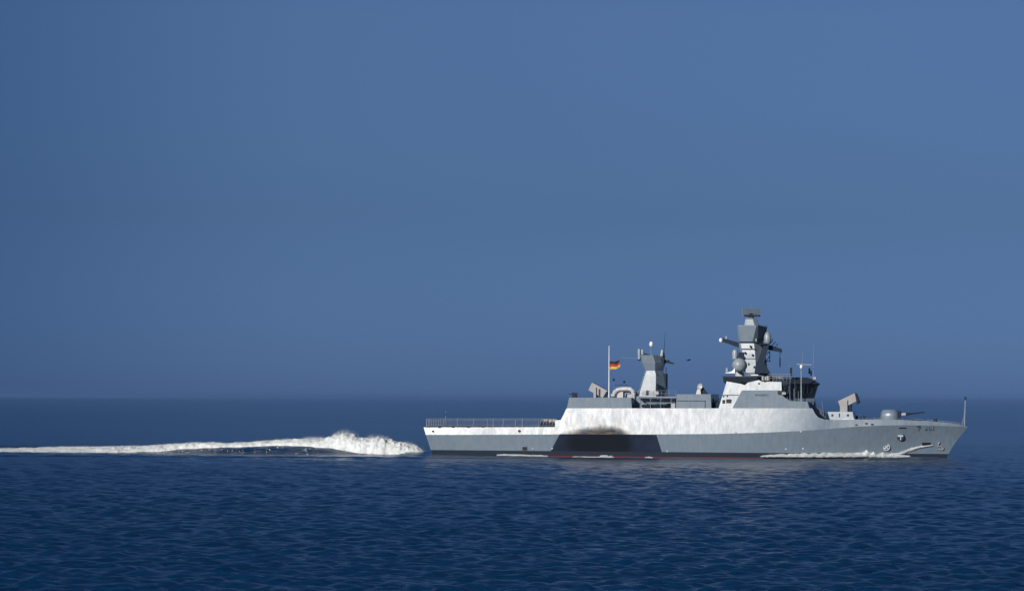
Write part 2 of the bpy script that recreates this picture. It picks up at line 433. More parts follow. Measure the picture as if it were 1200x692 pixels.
# fittings on the hull side, each pinned to the plating
def plate(px0, py0, px1, py1, mat, name, th=0.05, parent=hull_o, label=None):
    c = [S(px0, py0), S(px1, py0), S(px1, py1), S(px0, py1)]
    mb = MB(); back = [v + Vector((0, 0.15, 0)) for v in c]; front = [v + Vector((0, -th, 0)) for v in c]
    mb.loft([back, front]); o = mb.build(name, mat, parent)
    if label: o['label'] = label
    return o
plate(612.3, 523.2, 617.6, 527.2, M_BLACK, 'side_port')
plate(1080.5, 518.2, 1090.5, 521.6, M_BLACK, 'hawse_recess')
plate(1053.5, 500.6, 1062, 501.8, M_BLACK, 'mooring_slot')
plate(1074.5, 498.7, 1078.5, 500.1, M_BLACK, 'mooring_slot')
def disc(px, py, r, mat, name, parent=hull_o, hbf=None, off=0.04, th=0.06, n=20):
    c = S(px, py) if hbf is None else P(px, py, -hbf)
    d = Vector((0.0, -1, 0))
    ring = lambda o: [c + Vector((r*math.cos(2*math.pi*i/n), -o, r*math.sin(2*math.pi*i/n))) for i in range(n)]
    return MB().loft([ring(-0.1), ring(th)]).build(name, mat, parent)
disc(507.3, 504.9, 0.17, M_BLACK, 'fairlead', hbf=6.34); disc(608.4, 504.6, 0.2, M_BLACK, 'fairlead', hbf=6.6)
for px, py in ((624.5, 525), (647, 525), (862, 506.4), (938.5, 505.4), (921, 525.8), (941, 525.3), (782, 528.2)):
    disc(px, py, 0.14, M_MARK, 'draught_mark')
# bow thruster symbol: ring with a cross
c = S(1039, 523.6); th_ = MB(); n = 24
th_.path([c + Vector((0.5*math.cos(2*math.pi*i/n), -0.02, 0.5*math.sin(2*math.pi*i/n))) for i in range(n+1)], 0.10)
for sx in (-1, 1): th_.tube(c + Vector((-0.36*sx, -0.02, -0.36)), c + Vector((0.36*sx, -0.02, 0.36)), 0.12)
th_.build('thruster_symbol', M_MARK, hull_o)
# bulbous bow symbol
q = [S(1101.2, 517.4, 0.1), S(1099.8, 519.6, 0.1), S(1099.6, 522.3, 0.1), S(1103.5, 523.0, 0.1), S(1105.6, 524.8, 0.1), S(1104.8, 526.6, 0.1), S(1099.2, 526.2, 0.1)]
MB().path(q, 0.13).build('bulb_symbol', M_DULL, hull_o)
# anchor in its pocket
c = S(1055.5, 511.5)
MB().lathe((0, 0, 0), [(0.1, 0), (0.62, 0.0), (0.62, 0.05), (0.45, 0.08)]).build('anchor_pocket', M_DARK, hull_o, loc=None)
o = [x for x in hull_o.children if x.name.startswith('anchor_pocket')][0]
o.matrix_local = Matrix.Translation(c) @ Matrix.Rotation(rad(90), 4, 'X')
an = MB(); an.box(c + Vector((-0.42, -0.35, 0.02)), c + Vector((0.42, -0.1, 0.3))); an.box(c + Vector((-0.08, -0.3, -0.5)), c + Vector((0.1, -0.12, 0.1)))
an.build('anchor', M_MARK, hull_o)

def text_mesh(txt, name, mat, parent, size, mat4, sx=1.0):
    cu = bpy.data.curves.new(name, 'FONT'); cu.body = txt; cu.size = size; cu.extrude = 0.02; cu.align_x = 'CENTER'; cu.align_y = 'CENTER'
    tmp = bpy.data.objects.new('tmp_text', cu); COL.objects.link(tmp)
    dg = bpy.context.evaluated_depsgraph_get(); me = bpy.data.meshes.new_from_object(tmp.evaluated_get(dg))
    bpy.data.objects.remove(tmp); me.materials.clear(); me.materials.append(mat)
    me.transform(Matrix.Diagonal((sx, 1, 1, 1)))
    o = bpy.data.objects.new(name, me); COL.objects.link(o); o.parent = parent; o.matrix_local = mat4
    return o
pa, pb = S(1076, 501.2, 0.12), S(1096, 501.4, 0.12)
ang = math.atan2((pb-pa).y, (pb-pa).x)
M_NUM = plain('hull_number_grey', (0.135, 0.155, 0.18), 0.5)
nm = Matrix.Translation((pa+pb)/2) @ Matrix.Rotation(ang, 4, 'Z') @ Matrix.Rotation(rad(90+14), 4, 'X')
text_mesh('F', 'hull_letter', M_NUM, hull_o, 1.1, nm @ Matrix.Translation((-1.25, 0, 0)), 1.1)
text_mesh('261', 'hull_number', M_NUM, hull_o, 1.1, nm @ Matrix.Translation((0.45, 0, 0)), 1.1)

# ---- superstructure (each block spans the ship)
def block(name, pts, hb, tilt, mat=M_PAINT, parent=ship, zref=None, y0=None):
    return outline(MB(), pts, hb, tilt, zref=zref, y0=y0).build(name, mat, parent)
TL = 0.17
aft_h = block('aft_bulwark', [(664.2, 478.0), (740.5, 478.0), (739.5, 465.5), (667, 465.5)], 5.9, 0.0)
fw = block('boat_bay_side', [(792, 478.0), (833.5, 478.0), (833, 461.5), (793, 461.5)], 5.9, 0.0)
sl = MB(); a = P(793, 469.6, -5.95); b = P(826, 469.6, -5.95); sl.box((a.x, a.y-0.02, a.z), (b.x, -5.85, a.z+0.08))
b2 = P(826, 469.6, -5.95); sl.box((b2.x, b2.y-0.02, b2.z-1.1), (b2.x+0.08, -5.85, b2.z+0.1)); sl.build('seam', M_DARK, fw)
bay = MB()
a = P(741, 478, -3.4); b = P(792.5, 465, -3.4)
bay.box((a.x, -3.4, a.z), (b.x, 3.4, b.z)); bay.build('boat_bay_wall', M_PAINT, ship)
rf = MB(); a = P(746, 466.0, -5.7); b = P(792.5, 464.2, -5.7); rf.box((a.x, -5.7, a.z), (b.x, 5.7, b.z)); roof = rf.build('boat_bay_roof', M_PAINT, ship)
rr_ = MB()
for px in (748, 757, 766, 775, 784, 792):
    p = P(px, 464.2, -5.6); rr_.tube(p, p + Vector((0, 0, 0.95)), 0.03)
for dz in (0.5, 0.95):
    rr_.tube(P(748, 464.2, -5.6) + Vector((0, 0, dz)), P(792, 464.2, -5.6) + Vector((0, 0, dz)), 0.022)
rr_.build('railing', M_RAIL, roof)
# inflatable boat, frames and boxes in the bay
bt = MB()
p0, p1 = P(754, 475.5, -4.9), P(780, 475.3, -4.9)
bt.path([p0, p1, p1+Vector((1.0, 0.6, 0.25)), p1+Vector((1.0, 0.9, 0.25)), p1+Vector((0, 1.5, 0)), p0+Vector((0, 1.5, 0)), p0], 0.28, 10)
bt.build('inflatable_boat', M_DARK, ship)
for px in (750, 762, 774, 786):
    MB().box(P(px, 478, -5.6), P(px+0.9, 466, -5.3)).build('bay_stanchion', M_PAINT, ship)
MB().box(P(757, 472.0, -5.75), P(791, 471.2, -5.55)).build('bay_rail', M_PAINT, ship)
block('bay_locker', [(786, 478), (791, 478), (791, 472), (786, 472)], 5.6, 0, M_LIGHT, y0=4.8)

# low clutter between bay and bridge house
cl = MB(); a = P(834, 478, -4.5); b = P(846, 471, -4.5); cl.box((a.x, -4.5, a.z), (b.x, 4.5, b.z)); cl.build('vent_housing', M_DARK, ship)
for px, t_ in ((836, 467), (839, 468.5), (842, 466.5)):
    MB().tube(P(px, 472, -4.2), P(px, t_, -4.2), 0.12).build('vent_pipe', M_DARK, ship)

# bridge house
house = block('bridge_house', [(858, 478.0), (948.5, 478.0), (946, 470.2), (925.5, 469.6), (918.5, 464.5), (911.5, 457.0), (869.5, 457.0)], 5.9, 0.0)
aftblk = block('aft_deckhouse', [(842.2, 478.0), (866, 478.0), (874, 451.5), (868, 449.5), (851, 446.5)], 5.2, TL)
up = block('upper_deckhouse', [(868.5, 457.3), (916.0, 457.3), (915.6, 447.2), (893, 446.8), (889, 445), (876, 448), (872, 452)], 5.88, TL)
# dark scuttles and vents
def sidebox(px0, py0, px1, py1, y, mat, name, parent, th=0.06):
    return MB().box(P(px0, py0, -y) + Vector((0, -th, 0)), P(px1, py1, -y) + Vector((0, 0.1, 0))).build(name, mat, parent)
zA = P(850, 478, -5.2).z
def ylean(py, hb, z0=zA, tl=TL): return hb - tl*(P(860, py, -hb).z - z0)
sidebox(846.3, 462.9, 866, 462.3, ylean(462.5, 5.2), M_DARK, 'seam', aftblk)
sidebox(846.5, 468.2, 849.5, 472.5, ylean(470, 5.2)+0.06, M_BLACK, 'vent', aftblk); sidebox(851, 467.4, 857, 472, ylean(469.5, 5.2)+0.05, M_BLACK, 'vent', aftblk)
sidebox(847, 463.4, 848.6, 465, ylean(464, 5.2)+0.04, M_BLACK, 'scuttle', aftblk); sidebox(851.4, 463.2, 853, 464.8, ylean(464, 5.2)+0.04, M_BLACK, 'scuttle', aftblk)
sidebox(888.5, 448.2, 890.2, 450, 5.75, M_BLACK, 'scuttle', up); sidebox(895.5, 445, 898, 447.6, 5.6, M_BLACK, 'scuttle', up)
sidebox(911.5, 457.6, 920, 461.2, 5.9, M_BLACK, 'side_window', house, th=0.4); sidebox(916.5, 459.2, 921, 462, 6.2, M_LIGHT, 'wing_light', house, th=0.25)
tp = P(892.5, 462.6, -5.94)
text_mesh('MAGDEBURG', 'name_board', M_NAME, house, 0.50, Matrix.Translation(tp) @ Matrix.Rotation(rad(90), 4, 'X'), 0.72)

# forward bridge tower: chamfered, leaning, its front turned from the sun
zb, zt = P(930, 478, -5.5).z, P(930, 437.5, -5.5).z
def px_x(px, y): return P(px, 470, -y).x
low = MB().loft([plan(px_x(920, 5.6), px_x(975, 0), 5.4, P(0, 491, -5).z, 0, 3.6, lf=3.4), plan(px_x(920, 5.4), px_x(963, 0), 5.1, P(0, 472, -5).z, 0, 3.4, lf=2.8)]).build('lower_bridge_front', M_PAINT, ship)
def bring(pxf, py, hb, cf=4.4, lf=4.6): return plan(px_x(906, 5.2), px_x(pxf, 0), hb, P(0, py, -5).z, 0, cf, lf=lf)
wh = MB().loft([bring(957.5, 472, 5.3), bring(954.5, 461, 5.25)]).build('bridge_front', M_PAINT, ship)
wn = MB().loft([bring(954.0, 461, 5.15), bring(958.5, 446.5, 5.3)]).build('bridge_windows', M_GLASS, ship)
br = MB().loft([bring(959.0, 446.5, 5.35), bring(960.5, 444.5, 5.5), bring(951, 439.0, 4.6, 3.8), bring(946, 437.4, 3.4, 2.6, 3.6)]).build('bridge_roof', M_DECK, ship)
mu = MB()
for k in range(5):
    px = 933 + k*4.4
    mu.tube(P(px, 461, -4.3+k*0.8) + Vector((0, -0.35, 0)), P(px+1.2, 446.5, -4.3+k*0.8) + Vector((0, -0.55, 0)), 0.028)
mu.build('window_mullion', M_DECK, wn)
# step down to the foredeck
st = MB().loft([plan(px_x(955, 4), px_x(985, 0), 4.0, P(0, 491, -4).z, 0, 2.0), plan(px_x(955, 4), px_x(979, 0), 3.4, P(0, 485, -4).z, 0, 2.0)]).build('foredeck_step', M_PAINT, ship)
# rails on the bridge roof
rl = MB()
for px in range(902, 930, 4): rl.tube(P(px, 447, -5.0), P(px, 438, -5.0), 0.03)
for py in (438, 440.5, 443): rl.tube(P(900, py, -5.0), P(928, py, -5.0), 0.035)
rl.box(P(905, 446.5, -4.6), P(917, 440.5, -4.5)); rl.build('bridge_railing', M_RAIL, ship)
MB().box(P(925.5, 441, -4.4), P(928.2, 430.5, -3.6)).build('signal_lamp', M_DARK, ship)
for px, a_, b_ in ((948.5, 438, 431), (950.5, 440, 434)): MB().tube(P(px, a_, -3), P(px, b_, -3), 0.14).build('roof_sensor', M_DARK, ship)
MB().ball(P(954.5, 443, -3), 0.28).build('small_dome', M_WHITE, ship)
# pole with cross yard, whip antennas
po = MB().tube(P(939, 470, -5.2), P(939, 428, -5.2), 0.12, 0.09).build('yard_pole', M_RADOME, ship)
MB().tube(P(933.5, 426.6, -5.2), P(951, 427.2, -5.2), 0.07).build('cross_yard', M_LIGHT, po)
MB().ball(P(939, 429.5, -5.2), 0.25, 1.3).build('pole_head', M_WHITE, po)
MB().tube(P(940, 427, -5.2), P(941, 411, -5.2), 0.045, 0.02).build('whip', M_RAIL, po)
def whip(px, y0_, y1_, hb, r=0.05, px1=None): MB().tube(P(px, y0_, -hb), P(px1 or px, y1_, -hb), r, r*0.4).build('whip_antenna', M_RAIL, ship)
whip(953.2, 445, 404, 3.5, 0.055); whip(926.5, 470, 425, 5.4, 0.03, 925); whip(931.5, 470, 440, 5.4, 0.03); whip(922, 470, 448, 5.6, 0.03, 925)
for k in range(3): MB().tube(P(925.5+k*5, 470, -5.6), P(925.5+k*5, 452+k*3, -5.5), 0.035).build('guard_rail', M_DULL, ship)

# ---- main mast
mm = bpy.data.objects.new('main_mast', None); COL.objects.link(mm); mm.parent = ship
def mplan(pxa, pxf, py, hb, cf=0.55, ca=0.15, lf=None):
    z = P(0, py, 0).z; xa, xf = P(pxa, 420, -hb*0.6).x, P(pxf, 420, 0).x
    return plan(xa, xf, hb, z, ca*hb, cf*hb, la=0.3, lf=lf)
base = MB().loft([mplan(856, 896, 450, 2.6, 0.5, lf=1.6), mplan(849, 903, 443.5, 4.3, 0.5, lf=1.8), mplan(848, 905, 438, 5.0, 0.5, lf=2.0), mplan(848, 905, 436.8, 5.0, 0.5, lf=2.0)]).build('mast_platform', M_DECK, mm)  # platform's shade is put into its colour: deck material, darker than the ship paint
MB().loft([mplan(872, 904, 437, 2.6, 0.6, lf=2.2), mplan(882, 899, 428, 1.5, 0.6, lf=1.4)]).build('mast_foot', M_PAINT, mm)
colm = MB().loft([mplan(873, 900, 433, 2.4, 0.9, lf=1.7), mplan(869, 897, 412, 2.05, 0.9, lf=1.5), mplan(866, 894, 400, 1.8, 0.9, lf=1.3)]).build('mast_column', M_PAINT, mm)
MB().loft([mplan(866.5, 892, 399.5, 1.8, 0.85, lf=1.3), mplan(864, 899, 381, 2.0, 0.85, lf=1.6), mplan(863.5, 898, 379.6, 2.0, 0.85, lf=1.6)]).build('mast_head', M_PAINT, mm)
MB().loft([mplan(872.5, 889, 380, 1.0, 0.5, lf=0.6), mplan(873.5, 887, 373, 0.9, 0.5, lf=0.6), mplan(875, 884, 371, 0.7, 0.5, lf=0.4)]).build('radar_pedestal', M_PAINT, mm)
MB().lathe(P(880, 370.5, 0), [(0.5, -0.3), (0.5, 0.3), (0.25, 0.5)]).build('radar_turntable', M_DARK, mm)
ant = MB(); za = P(0, 369, 0).z
xa, xb = P(870.8, 366, 0).x, P(890.5, 366, 0).x
for px, py in ((872.5, 412), (878.5, 404.5), (881, 414.5), (876.5, 425), (883, 428.5)): MB().box(P(px, py, -2.5), P(px+1.6, py+2.4, -1.8)).build('mast_fitting', M_DARK, mm)
for px, py, w_ in ((866, 399.8, 25), (889, 402.5, 10)): MB().box(P(px, py, -2.0), P(px+w_, py+1.4, 0.5)).build('mast_gallery', M_DARK, mm)
MB().loft([[P(888.5, 380.5, -1.9), P(899, 383.5, -.6), P(896, 399, -.6), P(888, 399, -1.9)], [P(889.5, 380.5, .5), P(899, 383.5, .5), P(896, 399, .5), P(889, 399, .5)]]).build('sensor_panel', M_DARK, mm)
for k in range(9):
    z = za + 0.1 + k*0.13
    ant.tube((xa, -0.5+abs(0), z), (xb, 0.2, z), 0.055)
for k in range(8):
    x = xa + (xb-xa)*k/7; y = -0.5 + 0.7*k/7
    ant.tube((x, y, za), (x, y, za+1.2), 0.05)
ant.add([(xa, -0.45, za+0.1), (xb, 0.25, za+0.1), (xb, 0.25, za+1.15), (xa, -0.45, za+1.15), (xa, -0.40, za+0.1), (xb, 0.30, za+0.1), (xb, 0.30, za+1.15), (xa, -0.40, za+1.15)],
        [(0,1,2,3),(7,6,5,4),(0,4,5,1),(1,5,6,2),(2,6,7,3),(3,7,4,0)])
ant.build('radar_antenna', M_PAINT, mm)
MB().box(P(872, 370.6, -0.6), P(891, 368.8, 0.6)).build('radar_beam', M_DARK, mm)
MB().tube(P(880, 366, 0), P(880, 356.5, 0), 0.03).build('lightning_rod', M_RAIL, mm)
# aft arm
MB().loft([[P(866, 401, -.5), P(866, 407.2, -.5), P(866, 407.2, .5), P(866, 401, .5)], [P(846.5, 395.8, -.3), P(846.5, 400.2, -.3), P(846.5, 400.2, .3), P(846.5, 395.8, .3)]]).build('mast_arm', M_DARK, mm)
MB().ball(P(844.8, 398.4, -0.2), 0.30, 1.25).build('arm_sensor', M_WHITE, mm)
MB().tube(P(851.5, 397, -0.3), P(851.5, 393.6, -0.3), 0.24).build('arm_sensor', M_RADOME, mm)
# forward arm with hanging aerials
MB().loft([[P(887, 399, -.6), P(887, 407, -.6), P(887, 407, .6), P(887, 399, .6)], [P(916.5, 408.6, -.25), P(916.5, 413, -.25), P(916.5, 413, .25), P(916.5, 408.6, .25)]]).build('mast_arm', M_DARK, mm)
MB().loft([[P(888, 384, -.9), P(888, 402, -.9), P(888, 402, .9), P(888, 384, .9)], [P(897, 384.5, -.5), P(894, 402, -.5), P(894, 402, .5), P(897, 384.5, .5)]]).build('sensor_wing', M_PAINT, mm)
MB().tube(P(914, 412, 0), P(914, 431, 0), 0.05).build('aerial', M_DARK, mm); MB().tube(P(914, 419, 0), P(914, 429, 0), 0.11).build('aerial', M_DARK, mm)
lt = MB()
for pts in ([(902, 411), (902, 423)], [(898, 423), (903, 423)], [(899, 415), (902, 411)], [(897, 424), (902, 417)], [(904, 405), (909, 400)], [(908, 407), (912, 402)], [(903, 402), (906, 397)]):
    lt.tube(P(*pts[0], 0), P(*pts[1], 0), 0.06)
lt.build('lattice', M_DARK, mm)
MB().ball(P(899.5, 396.5, -1.0), 0.60, 1.9).build('satellite_dome', M_RADOME, mm)
MB().tube(P(899, 405, -1.0), P(899.5, 400, -1.0), 0.22, 0.4).build('dome_stand', M_PAINT, mm)
MB().box(P(863, 420, -2.6), P(873, 417.5, -1.4)).build('dome_shelf', M_DARK, mm)
MB().box(P(866, 418, -2.2), P(872, 412.5, -1.9)).build('equipment_box', M_DARK, mm)
MB().loft([[P(902, 402, -1.5), P(893, 434, -2.0), P(893, 434, .3), P(902, 402, .3)], [P(895.5, 402, -1.5), P(884, 434, -2.0), P(884, 434, .3), P(895.5, 402, .3)]]).build('mast_shade_brace', M_DARK, mm)  # brace, widened and coloured dark to stand for the column's shaded fore side
MB().loft([[P(903, 437, -2.8), P(903, 437, 1.5), P(884, 437, 1.5), P(884, 437, -2.8)], [P(895, 423, -2.0), P(895, 423, .6), P(886, 423, .6), P(886, 423, -2.0)]]).build('mast_shade_fairing', M_DARK, mm)  # dark-coloured piece standing for shade on the fore side of the mast foot
for px, py in ((874.5, 398), (885.5, 398.5)): MB().box(P(px, py-2, -1.7), P(px+1.4, py+1.6, -1.3)).build('mast_sensor', M_LIGHT, mm)

for py in (408, 419.5): MB().box(P(868, py, -2.35), P(885, py+0.7, -1.5)).build('mast_step', M_PAINT, mm)

# domes aft of the column
MB().ball(P(866.5, 427.5, -2.2), 1.2).build('large_dome', M_RADOME, mm, smooth=True)
MB().loft([mplan(862, 872, 437, 1.2, 0.2), mplan(862.5, 871, 432, 1.0, 0.2)]).build('dome_base', M_LIGHT, mm)
MB().lathe(P(861.5, 419.5, -1.2), [(0.5, -0.1), (0.52, 0.9), (0.42, 1.3), (0.15, 1.5), (0.02, 1.52)]).build('tall_dome', M_RADOME, mm, smooth=True)
MB().lathe(P(869, 420, -1.4), [(0.45, -1.2), (0.5, 0.6), (0.4, 0.9), (0.02, 1.0)]).build('short_dome', M_DARK, mm, smooth=True)
MB().lathe(P(852, 436.5, -3), [(0.22, 0), (0.22, 0.6), (0.1, 0.8), (0.02, 0.85)]).build('small_dome', M_RADOME, mm)
MB().loft([[P(849, 437, -4.2), P(861, 437, -4.2), P(861, 437, -3.6), P(849, 437, -3.6)], [P(858, 434.6, -4.0), P(861, 431, -4.0), P(861, 431, -3.8), P(858, 434.6, -3.8)]]).build('lifting_lug', M_WHITE, mm)
rl = MB(); rl.tube(P(880, 439.2, -4.8), P(888.5, 439.2, -4.8), 0.1); rl.build('hand_rail', M_WHITE, mm)
for px, h_ in ((894, 437.5), (897.5, 438), (900, 437)): MB().tube(P(px, 445.5, -4.8), P(px, h_+3, -4.8), 0.2).build('life_raft_canister', M_LIGHT, ship)
MB().box(P(905, 446, -4.9), P(909, 442, -4.5)).build('deck_locker', M_BLACK, ship)

# ---- aft mast
am = bpy.data.objects.new('aft_mast', None); COL.objects.link(am); am.parent = ship
def aplan(pxa, pxf, py, hb, cf=0.6, lf=None):
    z = P(0, py, 0).z; xa, xf = P(pxa, 440, -hb*0.6).x, P(pxf, 440, 0).x
    return plan(xa, xf, hb, z, 0.15*hb, cf*hb, la=0.3, lf=lf)
MB().loft([aplan(747.5, 784, 464, 2.9, .85, lf=1.7), aplan(749, 782, 455, 2.6, .85, lf=1.6), aplan(754.5, 779, 436, 2.0, .85, lf=1.2), aplan(756.3, 777, 431, 1.85, .85, lf=1.1)]).build('mast_tower', M_PAINT, am)
MB().loft([aplan(756.3, 777, 431, 1.85, .85, lf=1.1), aplan(752.5, 779.5, 422, 2.1, .85, lf=1.4), aplan(750.5, 777, 413.5, 2.2, .85, lf=1.4)]).build('mast_head', M_PAINT, am)
MB().loft([[P(754, 413, -.9), P(754, 416, -.9), P(754, 416, .9), P(754, 413, .9)], [P(778, 420, -.9), P(778, 426, -.9), P(778, 426, .9), P(778, 420, .9)]]).build('head_platform', M_DARK, am)
MB().box(P(747.2, 420.6, -1.2), P(757, 422.4, 0.8)).build('sensor_shelf', M_DARK, am)
fd = MB(); fd.box(P(747.4, 420.4, -0.9), P(751, 408.8, 0.3)); fd.box(P(751, 415, -0.7), P(754.5, 409.5, 0.1)); fd.build('fire_director', M_RADOME, am)
MB().tube(P(746.8, 419.5, -0.6), P(727, 418.5, -0.6), 0.03).build('whip', M_RAIL, am)
MB().tube(P(762.8, 417, -0.8), P(763, 405, -0.8), 0.05).build('dome_pole', M_RAIL, am); MB().ball(P(763.2, 403, -0.8), 0.33, 1.35).build('small_dome', M_WHITE, am)
MB().tube(P(775.4, 417, -0.8), P(776.3, 409.8, -0.8), 0.27, 0.25).build('sensor_capsule', M_LIGHT, am)
MB().tube(P(778, 412, 0), P(779.5, 389, 0), 0.05, 0.02).build('whip', M_DARK, am)
MB().loft([[P(774, 409, -.4), P(774, 426, -.4), P(774, 426, .4), P(774, 409, .4)], [P(778.5, 412, -.3), P(780, 426, -.3), P(780, 426, .3), P(778.5, 412, .3)]]).build('head_post', M_DARK, am)
MB().loft([[P(778, 420.5, -.3), P(778, 424.5, -.3), P(778, 424.5, .3), P(778, 420.5, .3)], [P(790, 425.2, -.1), P(790, 426.6, -.1), P(790, 426.6, .1), P(790, 425.2, .1)]]).build('mast_arm', M_DARK, am)
MB().box(P(782, 424, -.2), P(784.5, 421.3, .2)).build('arm_sensor', M_DARK, am)
MB().box(P(776.5, 437.5, -0.5), P(782.3, 463, 1.4)).build('cable_trunk', M_DARK, am)
MB().tube(P(780.5, 430, 0), P(780.5, 438, 0), 0.06).build('conduit', M_DARK, am)
for py in (438.4, 453.2): MB().box(P(750+(455-py)*0.25, py, -2.35 if py > 450 else -1.85), P(771, py+0.7, -1.6)).build('mast_band', M_DARK, am)
MB().ball(P(759, 460.2, -2.5), 0.5, 0.9).build('searchlight', M_BLACK, am)
MB().box(P(752, 462, -2.9), P(772, 458.2, -2.6)).build('mast_locker', M_LIGHT, am)
MB().box(P(768.4, 457, -2.9), P(771.5, 449, -2.2)).build('junction_box', M_DARK, am)

# ---- missile launchers
def launcher(name, c1, c2, c3, c4, hb, ped, ext, label):
    o = bpy.data.objects.new(name, None); COL.objects.link(o); o.parent = ship; o['label'] = label
    ya, yb = -hb, -hb + ext
    f = [P(*c, ya) for c in (c1, c2, c3, c4)]; g = [Vector((p.x, yb, p.z)) for p in f]
    MB().loft([f, g]).build('launch_box', M_BUFFGREY, o)
    return o
M_BUFFGREY = paint('launcher_paint', (0.29, 0.285, 0.29), rough=0.55)
la = launcher('missile_launcher', (689.5, 456.8), (693.8, 447.8), (713, 458.2), (707.5, 466.4), 1.2, None, 1.9, 'missile launcher box tilted up towards the stern')
MB().box(P(695.5, 466, -1.5), P(701, 453.5, 1.0)).build('pedestal', M_BUFFGREY, la); MB().box(P(701.4, 466, -1.35), P(703.2, 455.5, -1.2)).build('pedestal_slot', M_BLACK, la)
MB().loft([[P(706, 466, -1.3), P(709.3, 466, -1.3), P(709.3, 466, 1), P(706, 466, 1)], [P(710.5, 458.5, -1.3), P(712.8, 457.5, -1.3), P(712.8, 457.5, 1), P(710.5, 458.5, 1)]]).build('blast_plate', M_DARK, la)
lf_ = launcher('missile_launcher', (982, 469.6), (1001.6, 460.3), (1004.3, 469.3), (985.5, 479), 1.6, None, 1.9, 'missile launcher box tilted up towards the bow')
fr = MB(); q = [P(1001.4, 459.8, -1.75), P(1003.6, 461, -1.75), P(1007.3, 471.0, -1.75), P(1004.2, 473.5, -1.75)]
fr.loft([q, [Vector((p.x, 0.45, p.z)) for p in q]]); fr.build('launcher_face', M_DARK, lf_)
MB().box(P(984.3, 483, -1.9), P(994, 468.6, 0.3)).build('pedestal', M_BUFFGREY, lf_); MB().box(P(994, 482, -1.5), P(998.5, 472, 0.3)).build('pedestal_column', M_DARK, lf_)
wb = block('launcher_deckhouse', [(972.8, 492), (1000.8, 492), (999.0, 482.2), (969.7, 482.2)], 3.6, 0.12, M_PAINT)
wb2 = block('deck_chest', [(986, 498.2), (1001.3, 498.2), (1001, 489.8), (986, 489.8)], 5.2, 0.16, M_PAINT, y0=4.2)
for px in (975, 993.3): sidebox(px-0.8, 485, px+1.2, 487.4, 3.56, M_BLACK, 'scuttle', wb)
sidebox(983, 484, 984, 488.5, 3.56, M_BLACK, 'door_edge', wb)
for px, py in ((1003.6, 497.4), (1015.2, 495.8), (1022, 496.8)): sidebox(px-1.3, py-0.8, px+1.3, py+0.7, 5.0 - (px-1003)*0.016, M_BLACK, 'fairlead', hull_o, th=0.35)
for px, a_ in ((1004, 486.5), (1008, 488), (1012.5, 487), (965, 483), (969, 485), (961, 481)):
    MB().box(P(px-1.4, 492, -2), P(px+1.6, a_, -1)).build('deck_fitting', M_DARK, ship)
MB().tube(P(965.5, 488, -3.5), P(963, 470, -3.5), 0.03).build('whip_antenna', M_RAIL, ship)

# ---- gun turret
gt = bpy.data.objects.new('gun_turret', None); COL.objects.link(gt); gt.parent = ship
c = P(1043.0, 491.5, 0); zz = c.z
MB().lathe((c.x, 0, zz-0.3), [(1.52, 0), (1.54, 0.9), (1.46, 1.55), (1.2, 1.9), (0.7, 2.02), (0.02, 2.04)], 32).build('turret_dome', M_PAINT, gt, smooth=True)
MB().box((c.x+1.0, -0.45, zz+0.2), (c.x+1.75, 0.45, zz+1.45)).build('barrel_shield', M_DARK, gt)
b0, b1 = P(1054, 485.6, 0), P(1063, 484.9, 0); bar = MB().tube(b0, b1, 0.30, 0.24, 12).build('barrel_jacket', M_LIGHT, gt)
MB().tube(b1, P(1083.5, 482.6, 0), 0.15, 0.09, 10).build('barrel', M_DARK, gt); MB().tube(P(1061.5, 485, 0), P(1066, 484.5, 0), 0.27, 0.2, 10).build('recoil_sleeve', M_DARK, gt)

# ---- jackstaff at the bow
js = MB().tube(P(1130.3, 498.5, 0), P(1131.2, 468.5, 0), 0.07, 0.05).build('jackstaff', M_LIGHT, ship)
MB().box(P(1130.2, 468.3, -0.2), P(1132.6, 464.5, 0.2)).build('staff_lamp', M_DARK, js)
MB().tube(P(1126.5, 497.5, 0), P(1130.5, 486, 0), 0.04).tube(P(1128.3, 497.5, -.4), P(1130.4, 480, 0), 0.03).build('staff_stay', M_RAIL, js)

# ---- aft light gun, crane and small things on the aft house
ag = bpy.data.objects.new('light_gun', None); COL.objects.link(ag); ag.parent = ship
MB().lathe(P(673.5, 465.6, -4), [(0.5, 0), (0.4, 0.3), (0.25, 0.5)]).build('mount', M_DARK, ag)
MB().loft([[P(670, 463.6, -4.3), P(676.5, 465, -4.3), P(676.5, 465, -3.6), P(670, 463.6, -3.6)], [P(670.3, 459.4, -4.2), P(676.8, 460.2, -4.2), P(676.8, 460.2, -3.7), P(670.3, 459.4, -3.7)]]).build('gun_shield', M_DARK, ag)
MB().tube(P(671, 461, -4), P(666.5, 461.6, -4), 0.05).build('barrel', M_DARK, ag)
cr = bpy.data.objects.new('boat_crane', None); COL.objects.link(cr); cr.parent = ship
MB().path([P(719.5, 461, -3.6), P(722, 457.2, -3.6), P(726, 455.6, -3.6), P(736, 455.2, -3.6), P(740, 456, -3.6), P(742.4, 459.5, -3.6), P(741.8, 470, -3.6), P(741, 473, -3.6)], 0.36, 10).build('crane_arm', M_PALE := paint('crane_white', (0.44, 0.45, 0.45), 0.5), cr)
MB().box(P(720, 465.8, -3.4), P(731.5, 457.5, -2.0)).build('crane_cab', M_PALE, cr)
MB().tube(P(716.5, 463.5, -3.8), P(720.5, 462, -3.8), 0.3).build('crane_foot', M_PALE, cr)
MB().box(P(731.5, 464, -2.9), P(739, 458.5, -2.2)).build('crane_motor', M_RADOME, cr)
MB().box(P(735, 470, -4.0), P(742, 461.5, -3.0)).build('crane_base', M_LIGHT, cr)
MB().ball(P(740, 471.5, -4.3), 0.38, 1.25).build('crane_ball', M_WHITE, cr)
